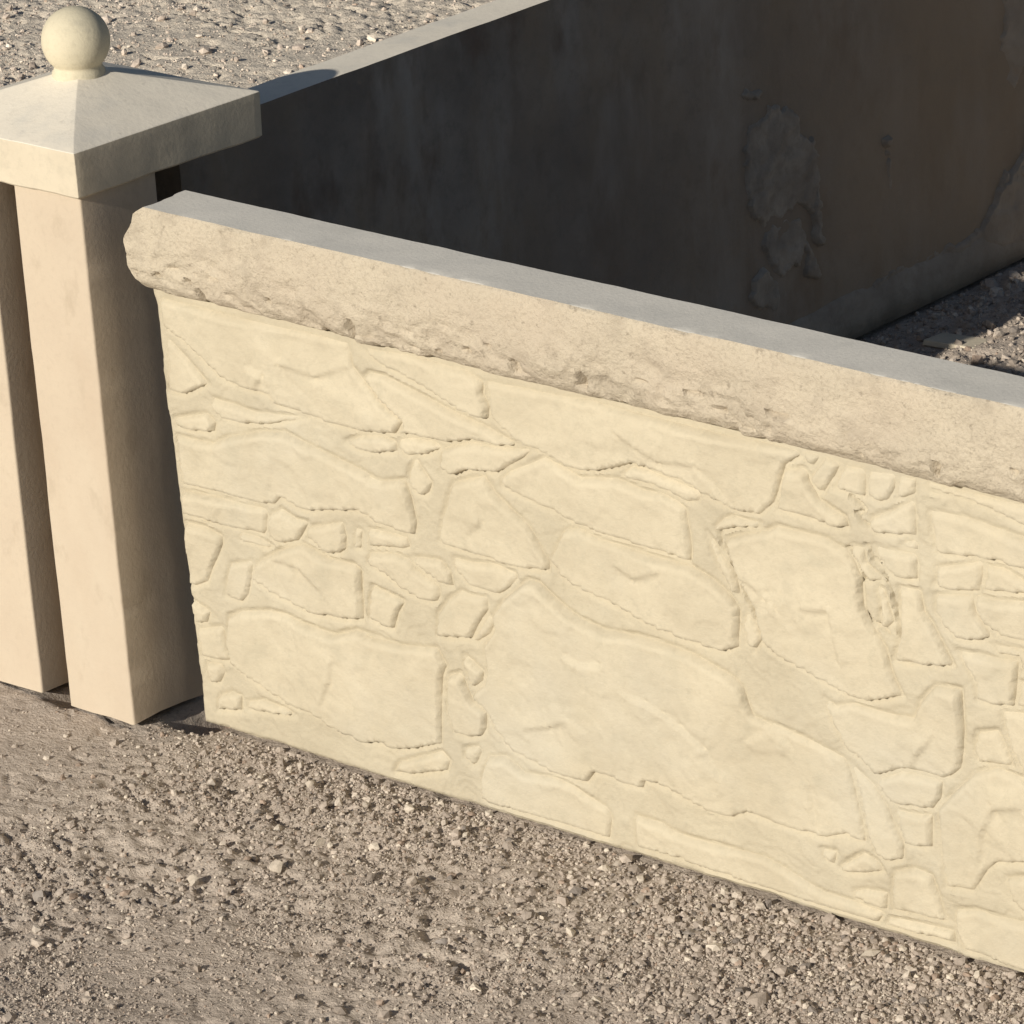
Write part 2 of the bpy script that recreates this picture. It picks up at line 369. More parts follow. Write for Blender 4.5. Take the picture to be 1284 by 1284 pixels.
STONES = [[[11,452],[11,483],[125,480],[223,481],[276,480],[278,455],[310,426],[340,408],[328,392],[279,386],[238,387],[220,390],[163,392],[156,401],[135,403],[116,402],[89,408],[79,414],[53,432]],[[301,453],[321,453],[365,443],[413,431],[456,423],[495,412],[469,407],[434,407],[412,400],[389,396],[364,398],[336,394],[345,407],[312,426],[294,447]],[[294,478],[315,465],[347,457],[380,449],[428,435],[456,432],[459,446],[452,458],[454,470],[433,479],[389,481],[350,482]],[[459,472],[462,450],[463,434],[483,424],[504,413],[527,411],[554,401],[569,400],[590,404],[622,414],[639,422],[675,419],[710,414],[726,407],[746,404],[761,398],[791,400],[809,416],[819,441],[825,456],[844,469],[845,474],[812,475],[757,473],[717,474],[651,475],[591,478],[548,475],[467,473]],[[11,440],[38,421],[66,398],[45,387],[30,380],[8,380]],[[71,383],[97,382],[131,379],[169,383],[212,389],[184,379],[168,375],[151,369],[113,363],[86,363],[71,371]],[[10,350],[39,359],[59,364],[70,356],[66,345],[36,340],[11,341]],[[10,330],[62,332],[88,344],[139,360],[172,365],[205,357],[243,350],[276,343],[301,336],[285,338],[303,337],[335,345],[341,327],[345,301],[341,287],[322,287],[297,288],[270,298],[248,294],[189,282],[163,288],[154,290],[143,279],[116,277],[73,278],[12,277]],[[258,371],[281,382],[312,387],[328,384],[328,374],[299,366],[274,365]],[[333,387],[351,393],[376,394],[392,392],[385,386],[367,378],[343,372],[334,377]],[[393,390],[414,398],[434,404],[468,405],[510,411],[499,400],[478,387],[463,378],[441,375],[426,374],[405,364],[391,370]],[[353,373],[360,362],[372,349],[367,338],[358,332],[346,338],[340,346],[347,362]],[[401,355],[424,364],[444,371],[458,354],[476,342],[498,329],[507,315],[512,306],[521,295],[519,286],[492,282],[475,281],[446,283],[411,285],[384,284],[374,287],[374,287],[381,311],[391,331]],[[467,373],[480,383],[503,394],[526,406],[552,400],[570,394],[585,397],[618,402],[652,397],[673,398],[691,393],[701,388],[701,378],[703,364],[704,349],[702,334],[676,336],[644,338],[593,341],[565,343],[538,351],[523,352],[487,359],[469,364]],[[624,408],[638,419],[655,419],[675,416],[695,413],[722,409],[717,398],[702,395],[683,401],[660,404],[637,405]],[[545,335],[563,340],[588,334],[630,332],[667,330],[703,330],[732,320],[749,309],[758,298],[757,289],[753,257],[735,249],[712,250],[669,254],[639,261],[607,268],[558,276],[538,285],[525,302]],[[491,271],[505,271],[521,260],[539,250],[558,243],[588,238],[630,242],[658,241],[695,238],[713,233],[740,226],[755,217],[760,201],[766,189],[788,185],[785,187],[804,185],[839,179],[874,171],[882,148],[885,128],[891,103],[891,89],[878,89],[869,92],[844,81],[822,81],[800,79],[771,81],[775,81],[750,84],[731,74],[719,72],[699,74],[662,83],[646,87],[622,86],[618,76],[597,75],[581,79],[556,78],[546,65],[521,64],[507,64],[451,74],[438,84],[427,98],[419,113],[404,121],[403,129],[420,143],[426,165],[423,185],[441,207],[441,223],[456,243]],[[57,136],[76,146],[121,156],[143,157],[164,153],[212,149],[245,162],[279,161],[258,158],[310,159],[357,167],[367,149],[360,137],[353,95],[349,59],[316,46],[289,38],[268,40],[241,35],[197,41],[163,51],[131,51],[107,60],[76,70],[53,82],[50,107]],[[104,204],[122,216],[155,235],[180,244],[198,240],[218,235],[252,236],[260,231],[258,212],[256,176],[230,171],[188,167],[148,173],[125,177],[109,184],[100,188]],[[68,198],[101,208],[97,190],[89,167],[78,157],[53,158],[61,180]],[[7,232],[35,233],[59,228],[59,219],[52,206],[38,186],[29,169],[9,160],[-2,160]],[[10,269],[54,272],[101,271],[132,273],[130,261],[127,248],[123,242],[102,242],[71,240],[44,242],[10,243]],[[137,269],[153,277],[173,270],[191,270],[183,258],[172,245],[150,238],[134,241],[133,256]],[[188,263],[215,272],[240,280],[243,266],[241,251],[230,243],[214,241],[199,248],[188,251]],[[90,238],[112,238],[135,232],[127,228],[100,228],[86,230]],[[258,277],[267,277],[263,256],[254,254]],[[278,281],[303,282],[329,282],[332,272],[321,267],[298,265],[277,261]],[[276,254],[310,261],[330,258],[339,249],[367,238],[368,227],[363,219],[345,217],[323,223],[301,233],[279,240],[273,243]],[[333,261],[349,264],[374,266],[385,255],[387,241],[371,242],[349,249]],[[392,273],[415,273],[448,278],[474,274],[476,268],[462,254],[449,246],[432,246],[412,246],[405,253],[394,261]],[[363,206],[379,225],[398,239],[411,237],[433,239],[432,225],[418,208],[406,189],[384,184],[360,181]],[[418,202],[433,221],[439,212],[432,199],[412,186],[410,189]],[[275,217],[296,214],[318,210],[306,193],[298,175],[283,176],[266,180],[270,200]],[[394,168],[404,164],[418,155],[415,144],[402,134],[396,148]],[[369,140],[387,147],[393,131],[399,118],[416,110],[414,92],[407,82],[391,76],[371,76],[363,97]],[[382,62],[401,69],[404,63],[396,49],[390,45],[382,52]],[[414,61],[438,67],[461,54],[500,59],[525,56],[548,48],[568,43],[574,33],[568,9],[495,9],[402,10],[404,37]],[[606,44],[637,44],[640,44],[653,39],[677,38],[768,41],[792,35],[816,28],[839,22],[873,22],[909,20],[901,7],[862,7],[809,7],[765,7],[662,11],[606,10]],[[286,23],[349,51],[359,43],[354,30],[300,12],[279,10]],[[735,376],[747,388],[761,393],[772,392],[792,392],[791,387],[764,382],[737,372]],[[750,368],[770,377],[800,386],[811,393],[832,392],[865,393],[890,386],[899,376],[907,359],[907,333],[915,317],[930,296],[935,273],[939,265],[947,252],[917,241],[910,238],[896,237],[879,240],[859,246],[833,252],[810,258],[787,268],[803,261],[787,269],[781,290],[778,302],[768,322],[760,338],[753,353]],[[725,369],[733,362],[743,347],[756,335],[759,318],[760,309],[753,315],[740,331],[730,354]],[[766,297],[772,292],[779,284],[783,272],[773,257],[766,266],[762,281]],[[849,475],[869,476],[856,459],[848,469]],[[874,474],[891,471],[881,455],[866,435],[857,443],[854,449],[866,463]],[[825,452],[850,458],[852,446],[861,432],[865,429],[892,418],[895,409],[880,406],[855,408],[831,409],[812,410],[818,429]],[[896,470],[919,471],[918,459],[916,443],[901,444],[882,445],[889,459]],[[923,470],[954,473],[950,457],[942,445],[933,441],[922,444],[920,457]],[[957,472],[976,473],[973,457],[961,451],[951,447],[955,460]],[[923,424],[944,434],[972,451],[973,435],[972,416],[947,412],[929,409],[922,416]],[[953,402],[960,408],[973,412],[973,402]],[[923,397],[937,396],[972,398],[970,373],[956,370],[940,373],[931,383]],[[897,391],[911,392],[913,377],[929,368],[935,364],[916,360],[910,368],[899,382]],[[924,357],[932,355],[935,342],[941,325],[932,316],[925,319],[928,336]],[[950,362],[973,363],[976,343],[985,333],[999,310],[1007,296],[973,289],[938,286],[950,317]],[[986,473],[1093,472],[1139,470],[1138,441],[1092,450],[1061,458],[1031,464],[992,464]],[[989,444],[1008,445],[1030,446],[1058,443],[1091,439],[1120,434],[1119,409],[1090,408],[1069,412],[1045,410],[994,403]],[[993,390],[1016,397],[1045,407],[1044,393],[1039,376],[1010,370],[990,373],[995,382]],[[1049,404],[1067,405],[1089,398],[1101,391],[1098,386],[1063,381],[1046,379],[1048,394]],[[1036,372],[1058,372],[1088,377],[1109,380],[1105,339],[1086,338],[1063,338],[1044,346],[1037,358]],[[991,363],[1031,371],[1034,355],[1051,335],[1036,327],[1014,325],[998,334],[990,346]],[[1012,312],[1033,314],[1057,315],[1079,318],[1075,290],[1072,271],[1050,268],[1033,268],[1029,289]],[[855,228],[866,223],[888,231],[914,230],[935,230],[958,233],[968,253],[985,272],[1014,275],[1014,234],[1012,213],[1008,194],[998,185],[986,178],[964,179],[940,177],[911,163],[894,176],[878,181],[871,193],[861,209]],[[911,159],[940,174],[968,176],[986,175],[983,157],[973,144],[952,141],[928,138],[917,147]],[[930,133],[951,134],[972,138],[970,104],[954,100],[940,101],[934,116]],[[879,170],[890,161],[906,152],[919,135],[927,118],[937,98],[935,83],[920,77],[906,81],[898,98],[894,118],[889,142]],[[1031,236],[1053,243],[1061,227],[1068,211],[1051,208],[1029,206],[1026,221]],[[1059,264],[1082,267],[1107,264],[1105,212],[1082,204],[1067,227],[1061,245]],[[982,149],[1004,173],[1024,194],[1049,206],[1079,202],[1108,189],[1105,127],[1074,115],[1044,108],[1032,96],[1016,71],[984,67],[982,103]],[[924,67],[948,77],[968,75],[974,58],[980,38],[989,32],[959,29],[921,26],[921,46]],[[856,53],[889,77],[905,73],[912,64],[890,56],[866,50]],[[874,33],[889,39],[914,42],[912,24],[897,23],[876,25]],[[1054,95],[1073,101],[1099,104],[1097,66],[1072,67],[1062,75]],[[994,46],[1018,53],[1040,52],[1071,54],[1097,58],[1094,5],[1068,4],[1004,7],[995,26]],[[839,68],[856,70],[852,55],[842,58]],[[915,16],[958,21],[990,23],[991,10],[934,8],[910,8]],[[14,73],[35,76],[39,66],[30,53],[16,50]],[[28,38],[46,46],[61,45],[58,27],[24,21]],[[69,40],[92,48],[127,46],[140,41],[103,34],[70,32]],[[0,143],[27,134],[21,120],[5,116],[-1,130]],[[5,110],[45,122],[47,102],[52,84],[38,80],[10,79]],[[1047,327],[1085,330],[1107,332],[1106,313],[1084,308],[1083,322],[1058,319]],[[1080,297],[1109,302],[1108,276],[1077,273]]]
BREAKS = [[[893,387],[904,376],[910,367],[908,359]],[[923,383],[935,368],[940,357],[944,336],[947,308]],[[901,439],[916,430],[906,424],[915,415]],[[930,339],[930,326]],[[906,329],[919,317],[934,311]],[[914,397],[920,382],[926,376]],[[738,374],[746,352],[757,336],[765,318],[777,292]]]
CREASES = [[[612,178],[638,173],[658,168],[678,158],[705,141],[719,117]],[[472,105],[505,116],[529,128]],[[827,133],[828,110],[832,85]],[[952,182],[963,199],[980,219]],[[272,452],[226,435],[178,441],[202,467]],[[135,405],[148,421],[131,428]],[[728,429],[747,414],[760,400]],[[630,451],[650,442],[676,432],[718,436]],[[791,322],[804,309],[812,292]],[[838,316],[869,321],[877,272]],[[211,122],[202,95],[187,68]],[[417,304],[439,321],[436,338]],[[537,202],[551,197],[583,201]],[[611,310],[634,303],[665,316]],[[761,163],[788,181],[809,170]],[[773,331],[794,319],[812,292]],[[1077,173],[1047,163],[1032,137],[1025,104]],[[131,218],[174,218],[205,196]]]
def pip(p, poly):
    r = False
    for (ax, ay), (bx, by) in zip(poly, poly[1:] + poly[:1]):
        if (ay > p[1]) != (by > p[1]) and p[0] < ax + (p[1] - ay) / (by - ay) * (bx - ax): r = not r
    return r
more = []
for s in STONES:                                            # the rubble goes on past the edge of the photograph
    w = [(x + 1085, y) for x, y in s]
    if min(q[0] for q in w) > 1112 and max(q[0] for q in w) < LEN * 1000 - 6: more.append(w)
from mathutils.kdtree import KDTree
ALL = [[(max(x / 1000, 0.002), min(max(y / 1000, 0.003), ptop(x / 1000) - 0.003)) for x, y in s_p] for s_p in STONES + more]
dense = []
for s_p in ALL:
    for a_, b_ in zip(s_p, s_p[1:] + s_p[:1]):
        n_ = max(1, int(math.dist(a_, b_) / 0.002))
        dense += [(a_[0] + (b_[0] - a_[0]) * q_ / n_, a_[1] + (b_[1] - a_[1]) * q_ / n_) for q_ in range(n_)]
kd = KDTree(len(dense))
for i_, q_ in enumerate(dense): kd.insert((q_[0], q_[1], 0), i_)
kd.balance()
def mortar(U, Z):
    D_ = np.array([kd.find((a_, b_, 0))[2] for a_, b_ in zip(U.ravel(), Z.ravel())]).reshape(U.shape)
    ins = np.zeros(U.shape, bool)
    for s_p in ALL:
        xs_ = [q_[0] for q_ in s_p]; ys_ = [q_[1] for q_ in s_p]
        m_ = (U > min(xs_)) & (U < max(xs_)) & (Z > min(ys_)) & (Z < max(ys_))
        px_, pz_ = U[m_], Z[m_]; r_ = np.zeros(len(px_), bool)
        for a_, b_ in zip(s_p, s_p[1:] + s_p[:1]):
            if a_[1] == b_[1]: continue
            c_ = (a_[1] > pz_) != (b_[1] > pz_)
            r_ ^= c_ & (px_ < a_[0] + (pz_ - a_[1]) / (b_[1] - a_[1]) * (b_[0] - a_[0]))
        ins[m_] |= r_
    lumps = fbm(U * 26, Z * 30, 0, 140, 2) * 2.6
    ledge = np.floor(lumps) + smooth01((lumps - np.floor(lumps)) * 6)
    g_ = smooth01((D_ - 0.0018) / 0.0040) * (0.0008 + 0.0009 * ledge + 0.0006 * fbm(U * 70, Z * 70, 0, 150, 3))
    cv_ = np.zeros(U.shape)
    for ln in BREAKS:
        ln = [(a_ / 1000, b_ / 1000) for a_, b_ in ln]
        for a_, b_ in zip(ln, ln[1:]):
            a_, b_ = np.array(a_), np.array(b_); ab_ = b_ - a_
            du, dz = U + 0.002 * fbm(U * 120, Z * 120, 0, 170, 2) - a_[0], Z + 0.002 * fbm(U * 120, Z * 120, 5, 171, 2) - a_[1]
            t_ = np.clip((du * ab_[0] + dz * ab_[1]) / (ab_ @ ab_), 0, 1)
            cv_ = np.maximum(cv_, smooth01(1.25 - np.hypot(du - t_ * ab_[0], dz - t_ * ab_[1]) / 0.0028))
    return np.where(ins, -0.0013, np.clip(g_, -0.001, 0.0042) - 0.0010 * (D_ < 0.0024)) - 0.0055 * cv_ * (1 - ins)
slab('slab', LEN, 0.49, 0.045, M_PANEL, panel, ptop, 0.0020, 0.00025, 100, relief=mortar)
rs = random.Random(4)
for i, s in enumerate(STONES + more):
    poly = [(x / 1000, y / 1000) for x, y in s]
    poly = [(max(x, 0.002), max(y, 0.003)) for x, y in poly]
    ck = []
    for j, c in enumerate(CREASES):
        mid = c[len(c) // 2]
        if pip(mid, s): ck.append(([(x / 1000, y / 1000) for x, y in c], (0.0019 if j % 2 else -0.0019)))
    xs = [q[0] for q in poly]; ys = [q[1] for q in poly]
    sz = math.sqrt((max(xs) - min(xs)) * (max(ys) - min(ys)))
    h0 = min(0.0052, 0.0029 + sz * 0.017) * rs.uniform(0.85, 1.15)
    V, F = relief_piece(poly, i + 1, h0, 0.0030 if sz > 0.05 else 0.0024, 0.0021, 0.0031 if i < len(STONES) else 0.008, ck, top=ptop)
    npmesh('stone', V, F, [M_STONE], panel, True)

# ------------------------------------------------------------------ rock faced coping on the front panel
def coping(name, L, prof_front, y_back, z0, z1, x_end, seed, m_face, m_top, rough, parent_rot, loc, step, label, slope=0.0):
    """prof_front: list of (y, z) from bottom front to top front; flush back at y_back"""
    nu = int(L / step) + 1
    pf = np.array(prof_front)
    # resample the front profile
    seg = np.hypot(*np.diff(pf, axis=0).T); cum = np.concatenate([[0], np.cumsum(seg)])
    n = max(4, int(cum[-1] / step)); s = np.linspace(0, cum[-1], n)
    fr = np.stack([np.interp(s, cum, pf[:, 0]), np.interp(s, cum, pf[:, 1])], 1)
    nt = 10
    tops = np.stack([np.linspace(fr[-1, 0], y_back, nt + 2)[1:-1], np.full(nt, z1)], 1)
    tops[0, 0] = fr[-1, 0] + 0.002; tops[-1, 0] = y_back - 0.002
    back = np.array([(y_back, z1 - 0.002), (y_back, z0)])
    prof = np.concatenate([fr, tops, back]); k = len(prof)
    t = np.linspace(0, 1, nu)
    X0 = x_end(prof[:, 1])[None, :]
    X = X0 + t[:, None] * (L - X0)
    Y = np.repeat(prof[None, :, 0], nu, 0); Z = np.repeat(prof[None, :, 1], nu, 0)
    isf = (np.arange(k) < n).astype(float); isf[n - 1] = 0.35
    fz = (Z - z0) / (z1 - z0)
    band = smooth01((0.78 - fz) / 0.5)
    # broken rock: broad scallops, chipped pits, grain
    cq = fbm(X * 15, Z * 24, 1.7, seed + 50, 2) * 3.0
    chis = np.floor(cq) + smooth01((cq - np.floor(cq)) * 3.5)
    d = 0.42 * chis * (0.35 + 0.65 * band) + 0.5 * fbm(X * 11, Z * 22, Y * 9, seed, 3) + (0.35 + 0.45 * band) * (0.5 * fbm(X * 48, Z * 62, Y * 20, seed + 4, 3) + 0.22 * vn(X * 130, Z * 140, 0, seed + 8) + 0.12 * vn(X * 240, Z * 260, 0, seed + 9))
    pit = np.clip(fbm(X * 26, Z * 44, 0, seed + 12, 3) - 0.22, 0, 1) * band * 2.2
    lip = smooth01((fbm(X * 17, 0 * X, 3.3, seed + 40, 3) - 0.30) * 7) * 0.55 * (fz < 0.11) * (np.arange(k) > 0)[None, :] * isf
    hole = np.clip(vn(X * 70, Z * 95, 0, seed + 44) - 0.62, 0, 1) * (fz < 0.4) * 5
    Y = Y - isf * rough * (d - pit - 1.4 * hole) - 0.010 * lip
    Z = Z + np.where(np.arange(k) == 0, 1, 0)[None, :] * (0.0012 * fbm(X * 16, Y * 0, 0, seed + 15, 3) + 0.001)
    Z = Z + (fz > 0.9) * 0.0007 * fbm(X * 22, Y * 22, 0, seed + 19, 3)
    edge_t = (np.arange(k) == n - 1)[None, :] * np.clip(fbm(X * 60, Y * 0, 0, seed + 23, 2) - 0.1, 0, 1)
    Z = Z - edge_t * 0.0012
    X = X + (1 - t[:, None]) ** 40 * 0.005 * fbm(Z * 60, Y * 60, 0, seed + 30, 2)
    Z = Z - slope * X
    V = np.stack([X, Y, Z], -1).reshape(-1, 3)
    F = grid_faces(nu, k, 0, True)
    nf = len(F)
    mi = np.tile(np.where((np.arange(k) >= n - 1) & (np.arange(k) < k), 1, 0), nu - 1)
    cv = []
    caps = []
    for e, row in ((0, np.arange(k)), (1, (nu - 1) * k + np.arange(k))):
        c = V[row].mean(0); ci = len(V) + len(cv); cv.append(c)
        r2 = np.roll(row, -1)
        caps.append(np.stack([row if e else r2, r2 if e else row, np.full(k, ci)], 1))
    V = np.concatenate([V, np.array(cv)])
    tri = np.concatenate(caps)
    o = npmesh(name, V, [F, tri], [m_face, m_top], None, True, 38, np.concatenate([mi, np.zeros(len(tri), int)]))
    o.rotation_euler = parent_rot; o.location = loc
    return tag(o, label, 'coping')

xe = lambda z: np.interp(z, [0.49, 0.497, 0.513, 0.531, 0.556, 0.578, 0.586], [0.012, 0.002, -0.010, -0.0145, -0.006, 0.004, 0.0175])
lean_y = lambda z: 0.0
coping('coping', LEN - 0.005, [(-0.001, 0.4925), (-0.009, 0.4945), (-0.0165, 0.505), (-0.021, 0.522), (-0.0215, 0.545), (-0.0195, 0.570), (-0.0175, 0.583), (-0.0155, 0.586)],
       0.047, 0.4925, 0.586, xe, 200, M_ROCK, M_TOP, 0.0050, (LEAN, 0, TP), (0, 0, 0), 0.0030,
       'rock faced tan coping with smooth grey top lying along the front stone panel', slope=0.015)

# ------------------------------------------------------------------ plain panel behind, seen from its raw back
RX, RY = -0.1525, 0.3
RT = 0.04305
LR = 2.35
# local x runs along the panel (away from the post), local -y is the raw face
rear = thing('plain_panel', 'dark raw grey concrete panel back in shadow, running away behind the post', 'fence panel')
y0 = 0.172
rear.location = (RX - math.tan(RT) * (y0 - RY), y0, 0)
rear.rotation_euler = (0, 0, math.pi / 2 + RT)
rtop = lambda u: 0.5862 + 0.0008 * fbm(u * 14, u * 0, 0, 333, 3)
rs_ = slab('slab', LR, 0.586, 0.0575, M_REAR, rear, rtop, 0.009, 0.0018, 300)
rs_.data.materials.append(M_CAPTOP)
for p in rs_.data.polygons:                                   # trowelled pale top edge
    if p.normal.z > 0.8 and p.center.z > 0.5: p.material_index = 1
SM = [[[1022,357],[1049,352],[1091,326],[1092,298],[1119,287],[1121,244],[1115,193],[1103,190],[1082,209],[1027,207],[1010,202],[978,221],[971,268],[972,315],[988,342],[1020,339]],[[1004,200],[1032,202],[1081,192],[1096,163],[1110,121],[1122,98],[1081,113],[1089,144],[1081,152],[1071,135],[1037,127],[1011,145],[1000,180]],[[972,142],[1000,152],[1031,125],[1028,80],[969,108]],[[1536,378],[1540,334],[1519,281],[1536,258],[1557,241],[1580,255],[1594,302],[1669,339],[1670,361]],[[1728,213],[1663,211],[1589,193],[1568,147],[1542,131],[1520,123],[1474,72],[1406,67],[1316,71],[1238,66],[1167,43],[1189,20],[1581,26],[1720,26]],[[1552,133],[1596,136],[1673,130],[1670,78],[1593,69],[1543,90],[1542,117]],[[1103,295],[1122,286],[1123,244],[1118,200],[1121,157],[1116,136],[1106,150],[1103,186],[1104,235]],[[968,390],[1002,386],[1015,373],[990,370],[969,379]],[[1555,137],[1586,134],[1627,112],[1626,96],[1585,104],[1564,120]],[[1517,123],[1536,137],[1546,112],[1525,93],[1507,106]],[[1262,253],[1274,253],[1277,206],[1280,162],[1271,161],[1265,206]]]
for i, s in enumerate(SM):
    poly = [(x / 1000, max(y, 4) / 1000) for x, y in s]
    V, F = relief_piece(poly, 400 + i, 0.0032 if i < 3 else 0.0046, 0.0013, 0.0035, 0.0036, (), rough=0.0050, tilt=0.003)
    npmesh('mortar_smear', V, F, [M_SMEAR], rear, True)
# bevelled foot strip of the raw side
nu = 240
u = np.linspace(0.0, LR, nu); pr = np.array([(0.001, 0.062), (-0.004, 0.056), (-0.006, 0.030), (-0.006, 0.004), (0.001, 0.003)])
Ug = np.repeat(u[:, None], 5, 1)
Yg = pr[None, :, 0] - 0.0012 * fbm(Ug * 18, pr[None, :, 1] * 40 + 0 * Ug, 0, 340, 3); Zg = pr[None, :, 1] + 0.006 * fbm(Ug * 9, 0 * Ug, 0, 350, 3) * (pr[None, :, 1] > 0.04)
npmesh('foot_strip', np.stack([Ug, Yg, Zg], -1).reshape(-1, 3), [grid_faces(nu, 5)[:, ::-1]], [M_SMEAR], rear, True)

# ------------------------------------------------------------------ corner post with a groove in every side
PX, PY, PW, PZ = -0.1754, 0.0675, 0.2488, 0.5907
def round_poly(P, r, n=4):
    out = []
    P = np.array(P, float)
    for a, b, c in zip(np.roll(P, 1, 0), P, np.roll(P, -1, 0)):
        u1 = (a - b) / np.linalg.norm(a - b); u2 = (c - b) / np.linalg.norm(c - b)
        p1, p2 = b + u1 * r, b + u2 * r
        for k in range(n + 1):
            t = k / n; out.append((1 - t) ** 2 * p1 + 2 * t * (1 - t) * b + t * t * p2)
        L_ = np.linalg.norm(c - b)
        if L_ > 0.06: out += [b + (c - b) * 0.35, b + (c - b) * 0.65]
    return np.array(out)
h_, s_, fd, xq = PW / 2, 0.02235, 0.107, -0.048
post = thing('fence_post', 'square cream concrete post with a deep front groove, under the ball topped cap', 'fence post', (PX, PY, 0))
nz = 70
zz = np.linspace(0.0, PZ, nz)
def shaft(outline, seed):
    pp = round_poly(outline, 0.003)
    k = len(pp)
    ZZ = np.repeat(zz[:, None], k, 1); XX = np.repeat(pp[None, :, 0], nz, 0); YY = np.repeat(pp[None, :, 1], nz, 0)
    nx = 0.0011 * fbm(ZZ * 12, XX * 14, YY * 14, seed, 3); ny = 0.0011 * fbm(ZZ * 12 + 40, XX * 14, YY * 14, seed + 10, 3)
    chip = np.clip(fbm(ZZ * 60, XX * 30, YY * 30, seed + 20, 2) - 0.25, 0, 1) * 0.006
    edge = (np.abs(YY + h_) < 0.004) & (np.abs(np.abs(XX) - h_) < 0.004)
    Zv = ZZ + (np.arange(nz)[:, None] == 0) * (0.004 + 0.004 * fbm(XX * 40, YY * 40, 0, seed + 30, 2))
    V = np.stack([XX + nx - np.sign(XX) * edge * chip, YY + ny + edge * chip, Zv], -1).reshape(-1, 3)
    top_i = (nz - 1) * k + np.arange(k)
    c = len(V); V = np.concatenate([V, [V[top_i].mean(0)]])
    npmesh('shaft', V, [grid_faces(nz, k, 0, True)[:, ::-1], np.stack([top_i, np.roll(top_i, -1), np.full(k, c)], 1)], [M_POST], post, True, 40)
shaft([(s_, -h_), (h_, -h_), (h_, -h_ + fd), (s_, -h_ + fd)], 500)
shaft([(-h_, -h_), (-s_, -h_), (-s_ - 0.002, -h_ + fd), (-s_ - 0.002, -h_ + fd + 0.03), (0.045, -h_ + fd + 0.03), (0.045, -h_ + fd + 0.05), (xq, -h_ + fd + 0.05), (xq, h_), (-h_, h_)], 540)  # tongue behind the groove is added, out of view, to block light passing through

# ------------------------------------------------------------------ pyramid cap with a ball
capt = thing('post_cap', 'pale pyramid post cap carrying a round ball, on top of the grooved post', 'post cap', (PX, PY, PZ + 0.001))
S2, CT, AP = 0.1324, 0.0497, 0.0415
def rsq(h, r, n):
    pts = []
    r = min(r, h * 0.5)
    for q in range(4):
        c, s = math.cos(q * math.pi / 2), math.sin(q * math.pi / 2)
        loc = [(-h + r + r * math.cos(math.pi + a), -h + r + r * math.sin(math.pi + a)) for a in np.linspace(0, math.pi / 2, 4)]
        loc += [(x, -h) for x in np.linspace(-h + r, h - r, n + 2)[1:-1]]
        pts += [(x * c - y * s, x * s + y * c) for x, y in loc]
    return np.array(pts)
rings = [(0.012, 0.0), (S2 - 0.03, 0.0), (S2 - 0.0025, 0.0), (S2 - 0.0006, 0.002)]
rings += [(S2 - 0.0006 + 0.0006 * a, 0.002 + (CT - 0.005) * a) for a in np.linspace(0.1, 1, 8)]
rings += [(S2 - 0.0002, CT - 0.0006), (S2 - 0.0010, CT + 0.0001)]
rings += [(a, CT + AP * (S2 - a) / S2) for a in np.linspace(S2 - 0.006, 0.012, 26)]
RV = []
for h, z in rings:
    q = rsq(h, 0.0012 if h > 0.05 else 0.001, 26)
    nse = 0.0009 * fbm(q[:, 0] * 14, q[:, 1] * 18, z * 18, 600, 3)
    wav = 0.0022 * fbm(q[:, 0] * 14, q[:, 1] * 14, 3, 610, 3) * (1 if z < 0.004 and h > 0.1 else 0)
    RV.append(np.stack([q[:, 0] + nse, q[:, 1] + nse, z + (nse * 0.8 if z > 0.01 else 0) + wav + 0 * q[:, 0]], 1))
k = len(RV[0])
V = np.concatenate(RV + [np.array([[0, 0, 0.0], [0, 0, CT + AP]])])
nR = len(rings)
F = [grid_faces(nR, k, 0, True)[:, ::-1]]
top_i = (nR - 1) * k + np.arange(k)
F.append(np.stack([top_i, np.roll(top_i, -1), np.full(k, nR * k + 1)], 1))
b_i = np.arange(k)
F.append(np.stack([np.roll(b_i, -1), b_i, np.full(k, nR * k)], 1))
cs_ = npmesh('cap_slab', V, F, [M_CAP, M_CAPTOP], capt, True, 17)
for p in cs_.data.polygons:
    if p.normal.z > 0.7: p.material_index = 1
# ball on a short collar, turned
br, bc = 0.0362, CT + AP + 0.0285
prof = [(0.0, bc + br)] + [(br * math.sin(a), bc + br * math.cos(a)) for a in np.linspace(0.08, math.pi - 0.80, 30)]
r_end, z_end = prof[-1]
prof += [(r_end - 0.0006, z_end - 0.0012), (r_end - 0.0004, z_end - 0.003), (r_end + 0.0004, z_end - 0.0050), (r_end + 0.0022, z_end - 0.0075), (r_end + 0.0024, z_end - 0.016)]
ns = 56
an = np.linspace(0, 2 * math.pi, ns, endpoint=False)
V = np.concatenate([np.stack([r * np.cos(an), r * np.sin(an), np.full(ns, z)], 1) for r, z in prof])
V += 0.0004 * np.stack([fbm(V[:, 0] * 40, V[:, 1] * 40, V[:, 2] * 40, 620 + j, 2) for j in range(3)], 1)
npmesh('ball_finial', V, [grid_faces(len(prof), ns, 0, True)], [M_BALL], capt, True)

